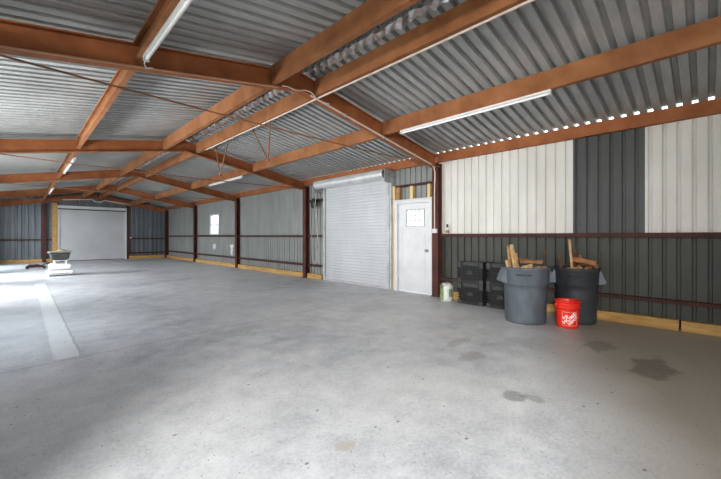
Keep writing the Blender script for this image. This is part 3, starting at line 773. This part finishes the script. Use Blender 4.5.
# crates
def crate(yc, z0, label):
    w, d, h = .50, .27, .395; x0 = 5.92; x1 = x0+d; y0 = yc-w/2; y1 = yc+w/2
    t = empty('plastic_crate', (x0+d/2, yc, z0)); tag(t, label, 'crate', 'stacked black plastic crates')
    mb = MB()
    mb.box(x0+.01,x1-.01,y0+.01,y1-.01,z0,z0+.015)                       # base
    for z, hh in ((z0+.01,.045),(z0+h-.075,.075)):                        # bands
        mb.box(x0+.006,x0+.016,y0,y1,z,z+hh); mb.box(x1-.016,x1-.006,y0,y1,z,z+hh); mb.box(x0+.006,x1-.006,y0,y0+.012,z,z+hh); mb.box(x0+.006,x1-.006,y1-.012,y1,z,z+hh)
    for k in range(1, 5):                                                 # lattice rows
        z = z0+.05+(h-.12)*k/5
        mb.box(x0+.008,x0+.014,y0,y1,z,z+.018); mb.box(x1-.014,x1-.008,y0,y1,z,z+.018); mb.box(x0,x1-.006,y0+.002,y0+.01,z,z+.018); mb.box(x0,x1-.006,y1-.01,y1-.002,z,z+.018)
    for k in range(1, 10):
        y = y0 + w*k/10
        mb.box(x0+.008,x0+.014,y-.007,y+.007,z0+.05,z0+h-.07); mb.box(x1-.014,x1-.008,y-.007,y+.007,z0+.05,z0+h-.07)
    for k in range(1, 5):
        x = x0 + d*k/5
        mb.box(x-.007,x+.007,y0+.002,y0+.01,z0+.05,z0+h-.07); mb.box(x-.007,x+.007,y1-.01,y1-.002,z0+.05,z0+h-.07)
    bk = mb.build('crate_basket', M['crate'], t)
    MB().box(x0+.03,x1-.03,y0+.03,y1-.03,z0+.018,z0+h-.03).build('dark_contents', M['dark_ink'], t)
    for y in (y0, y1-.075):
        for z, hh in ((z0+.002,.075),(z0+h-.105,.10)):
            MB().box(x0-.008,x0+.02,y,y+.075,z,z+hh).build('corner_block', M['crate_edge'], bk, bevel=.006)
    MB().box(x0-.004,x0+.006,yc-.16,yc+.13,z0+h-.07,z0+h-.01).build('rim_band', M['crate_edge'], bk)
    MB().prism([(yc-.06,z0+.17),(yc+.05,z0+.16),(yc+.07,z0+.20),(yc+.03,z0+.21),(yc+.04,z0+.245),(yc-.04,z0+.23)], 'x', x0-.002, x0+.008).build('badge', M['crate_edge'], bk)
crate(3.09, 0, 'black crate at the bottom of the left stack beside the bag')
crate(3.09, .396, 'black crate on top of the left stack beside the bag')
crate(2.53, 0, 'black crate at the bottom of the right stack, behind the lighter bin')
crate(2.53, .396, 'black crate on top of the right stack, behind the lighter bin')

# bag
t = empty('plastic_bag', (5.98, 3.62, 0)); tag(t, 'crumpled white and green sack standing by the nearest post', 'bag')
def sack(c, prof, a0, a1, n, seed, amp):
    random.seed(seed); ph = [random.uniform(0,6.28) for _ in range(6)]
    rings = []
    for r, z in prof:
        ring = []
        for k in range(n+1 if a1-a0 < 6.2 else n):
            a = a0+(a1-a0)*k/n
            q = 1 + amp*(math.sin(3*a+ph[0]+z*9)+.7*math.sin(5*a+ph[1]-z*14)+.5*math.sin(9*a+ph[2]+z*20))
            ring.append((c[0]+r*q*math.cos(a)*.95, c[1]+r*q*math.sin(a), z))
        rings.append(ring)
    return rings
prof = [(.10,0),(.122,.02),(.128,.09),(.125,.17),(.128,.24),(.124,.29),(.105,.325),(.08,.345),(.05,.34),(.03,.325)]
mb = MB(); mb.loft(sack((5.98,3.62), prof, 0, 2*math.pi, 48, 3, .035), sm=True); mb.build('sack_body', M['bag'], t)
mb = MB(); mb.loft(sack((5.98,3.62), [(r+.002, z) for r, z in prof[1:7]], math.radians(120), math.radians(185), 14, 3, .035), closed=False, caps=False, sm=True)
mb.build('green_panel', M['bag_green'], t)
mb = MB(); mb.loft(sack((5.98,3.62), [(r+.002, z) for r, z in prof[2:5]], math.radians(232), math.radians(275), 10, 3, .035), closed=False, caps=False, sm=True)
mb.build('green_panel', M['bag_green'], t)
pts = [(5.88,3.72,.325),(5.86,3.70,.28),(5.85,3.66,.265),(5.86,3.60,.29),(5.88,3.57,.325)]
MB().tube(pts, .005, 6).build('carry_loop', M['tub'], t)

# bottle on the rail
t = empty('bottle', (6.31, 3.80, 1.316)); tag(t, 'small bottle with dark cap on the wall rail beside the post', 'bottle')
mb = MB(); mb.lathe([(0,0),(.03,0),(.033,.01),(.033,.09),(.026,.115),(.013,.13),(.013,.14),(0,.14)], (6.31,3.80,1.316), 20); mb.build('bottle_body', M['bag'], t)
mb = MB(); mb.lathe([(.0345,.0),(.0345,.055)], (6.31,3.80,1.335), 20); mb.build('bottle_label', M['log_red'], t)
mb = MB(); mb.lathe([(0,0),(.018,0),(.018,.05),(.010,.06),(0,.06)], (6.31,3.80,1.455), 16); mb.build('bottle_cap', M['black'], t)

# white stepped base, tub, cloth at the far left
BX, BY = .975, 14.8
t = empty('stepped_base', (BX, BY, 0)); tag(t, 'white two-tier moulded base under the dark tub, far left', 'stand')
def rounded(x0,x1,y0,y1,z0,z1,r,name,m,p=None):
    o = MB().box(x0,x1,y0,y1,z0,z1).build(name, M[m], p); md = o.modifiers.new('b','BEVEL'); md.width = r; md.segments = 4; md.limit_method='ANGLE'; return o
rounded(BX-.325,BX+.325,BY-.30,BY+.30,.03,.185,.055,'lower_tier','plastic_white',t)
rounded(BX-.275,BX+.275,BY-.26,BY+.26,.19,.385,.07,'upper_tier','plastic_white',t)
MB().box(BX-.30,BX+.30,BY-.305,BY-.28,.07,.085).build('shadow_groove', M['tub'], t)
MB().box(BX-.26,BX+.26,BY-.25,BY+.25,.180,.192).build('gap_strip', M['tub'], t)
for sx in (-.28,.22):
    for sy in (-.26,.20): MB().box(BX+sx,BX+sx+.06,BY+sy,BY+sy+.06,0,.035).build('foot', M['tub'], t)
for sx in (-.155,.125): MB().box(BX+sx,BX+sx+.035,BY-.18,BY+.18,.38,.485).build('support_leg', M['plastic_white'], t)
MB().box(BX-.155,BX+.16,BY-.18,BY+.18,.478,.495).build('support_bar', M['plastic_white'], t)
mb = MB()
def ring(hx, hy, z): return [(BX-.01+sx*hx, BY+sy*hy, z) for sx, sy in ((-1,-.8),(-.85,-1),(.85,-1),(1,-.8),(1,.8),(.85,1),(-.85,1),(-1,.8))]
mb.loft([ring(.16,.16,.497), ring(.22,.2,.54), ring(.25,.24,.70), ring(.27,.26,.705), ring(.27,.26,.725), ring(.24,.23,.725), ring(.2,.18,.55)])
tag(mb.build('tub', M['tub'], bevel=.01), 'dark grey tub on the white stepped base, far left', 'tub')
mb = MB(); nx, ny = 14, 10; g = []
random.seed(4)
for j in range(ny+1):
    row = []
    for i in range(nx+1):
        u, v = i/nx*2-1, j/ny*2-1
        hump = .075*math.exp(-((u-.1)/.45)**2-(v/.7)**2)
        edge = -.012*max(0, abs(u)-.8)/.2
        row.append((BX+.0+u*.30, BY+v*.28, .768+hump+edge+random.uniform(-.006,.006)))
    g.append(row)
mb.loft(g, closed=False, caps=False, sm=True)
o = mb.build('cloth', M['khaki']); md = o.modifiers.new('s','SOLIDIFY'); md.thickness = .018
tag(o, 'khaki folded cloth heaped on top of the dark tub', 'cloth')

# floor jack in the far left corner
JX, JY = .50, 18.4
t = empty('floor_jack', (JX, JY, 0)); tag(t, 'low dark red floor jack lying near the end wall, far left', 'jack')
mb = MB(); mb.prism([(JX-.28,.05),(JX+.28,.05),(JX+.28,.09),(JX+.05,.17),(JX-.2,.15),(JX-.28,.10)], 'y', JY-.12, JY-.09); mb.prism([(JX-.28,.05),(JX+.28,.05),(JX+.28,.09),(JX+.05,.17),(JX-.2,.15),(JX-.28,.10)], 'y', JY+.09, JY+.12)
mb.box(JX-.25,JX+.2,JY-.09,JY+.09,.06,.10); mb.build('frame', M['jack'], t)
for sx in (-.24,.24):
    for sy in (-.135,.121):
        mb = MB(); n = 16
        mb.loft([[(JX+sx+.05*math.cos(2*math.pi*k/n), JY+sy+q, .05+.05*math.sin(2*math.pi*k/n)) for k in range(n)] for q in (0,.014)]); mb.build('wheel', M['black'], t)
mb = MB(); mb.lathe([(0,0),(.05,0),(.055,.03),(0,.03)], (JX-.2,JY,.15), 14); mb.build('saddle', M['galv'], t)
MB().tube([(JX+.15,JY,.12),(JX+.40,JY-.05,.22)], .018, 8).build('handle_socket', M['black'], t)

# a leafy tree outside the window
t = empty('tree', (8.6, 21.0, -.16)); tag(t, 'green leafy tree outside, seen through the side window', 'tree')
MB().tube([(8.6,21,-.16),(8.65,21.05,1.0),(8.55,20.95,2.0)], .09, 8, r1=.05).build('trunk', M['bark'], t)
random.seed(11); mb = MB()
for i in range(700):
    a = random.uniform(0,6.28); b2 = math.acos(random.uniform(-1,1)); r = 1.0*random.random()**.4
    p = Vector((8.6+r*math.cos(a)*math.sin(b2), 21+r*math.sin(a)*math.sin(b2), 1.35+.6*r*math.cos(b2)))
    u = Vector((random.uniform(-1,1),random.uniform(-1,1),random.uniform(-1,1))).normalized(); w = u.orthogonal().normalized()
    mb.add([p, p+u*.05+w*.03, p+u*.11, p+u*.05-w*.03], [(0,1,2,3)])
mb.build('foliage', M['leaf'], t)

# ------------------------------------------------------------------ world and lamps
wd = bpy.data.worlds.new('sky'); scene.world = wd; wd.use_nodes = True
nt = wd.node_tree; bg = nt.nodes['Background']
co = nt.nodes.new('ShaderNodeTexCoord'); sp = nt.nodes.new('ShaderNodeSeparateXYZ'); nt.links.new(co.outputs['Generated'], sp.inputs[0])
c = ramp(nt, math_n(nt, 'MULTIPLY_ADD', sp.outputs[2], .5, .5), [(.45, (.75,.8,.78)), (.55, (1,1,1)), (.8, (.75,.87,1.0))])
nt.links.new(c, bg.inputs[0]); bg.inputs[1].default_value = 3.2

def area(name, loc, direction, sx, sy, power, color=(1,1,1), spread=180):
    l = bpy.data.lights.new(name, 'AREA'); l.shape = 'RECTANGLE'; l.size = sx; l.size_y = sy; l.energy = power; l.color = color; l.spread = math.radians(spread)
    o = bpy.data.objects.new(name, l); col.objects.link(o); o.location = loc
    o.rotation_euler = Vector(direction).to_track_quat('-Z', 'Y').to_euler(); return o
area('doorway_daylight_near', (XL-3.0, -1.9, 2.3), (1,.42,-.44), 1.5, 1.5, 860, (1,.985,.96))
area('doorway_daylight_left', (XL-2.0, 6.6, .35), (1,.0,.42), 3.4, .8, 420, (.94,.97,1))
area('doorway_daylight_middle', (XL-2.4, 11.0, 2.2), (1,.0,-.42), 3.4, 2.0, 270, (.92,.96,1))
area('doorway_daylight_far', (XL-2.2, 15.2, 2.1), (1,.15,-.36), 2.6, 2.0, 330, (.92,.96,1))
area('end_fill_light', (XL-1.8, 19.2, 2.0), (1,.35,-.3), 2.6, 1.8, 80, (.92,.96,1))  # added lamp brightening the far door, end wall and floor
area('back_fill_light', (2.2, YBACK+.3, 2.0), (.15,1,-.02), 4, 1.5, 95, (1,.93,.85))  # added warm fill, the back wall has no opening here

# ------------------------------------------------------------------ camera
cam = bpy.data.cameras.new('camera'); co_ = bpy.data.objects.new('camera', cam); col.objects.link(co_)
co_.location = (0, 0, 1.267); co_.rotation_euler = (math.pi/2, 0, -.7822)
cam.sensor_width = 36; cam.lens = 344.97/721*36; cam.shift_y = -3.4/721; cam.clip_start = .02; cam.clip_end = 300
scene.camera = co_
scene.view_settings.view_transform = 'Standard'
scene.view_settings.look = 'None'
scene.view_settings.exposure = .13
scene.view_settings.gamma = .91
scene.cycles.use_denoising = True
scene.cycles.max_bounces = 10; scene.cycles.diffuse_bounces = 6
scene.cycles.sample_clamp_indirect = 6
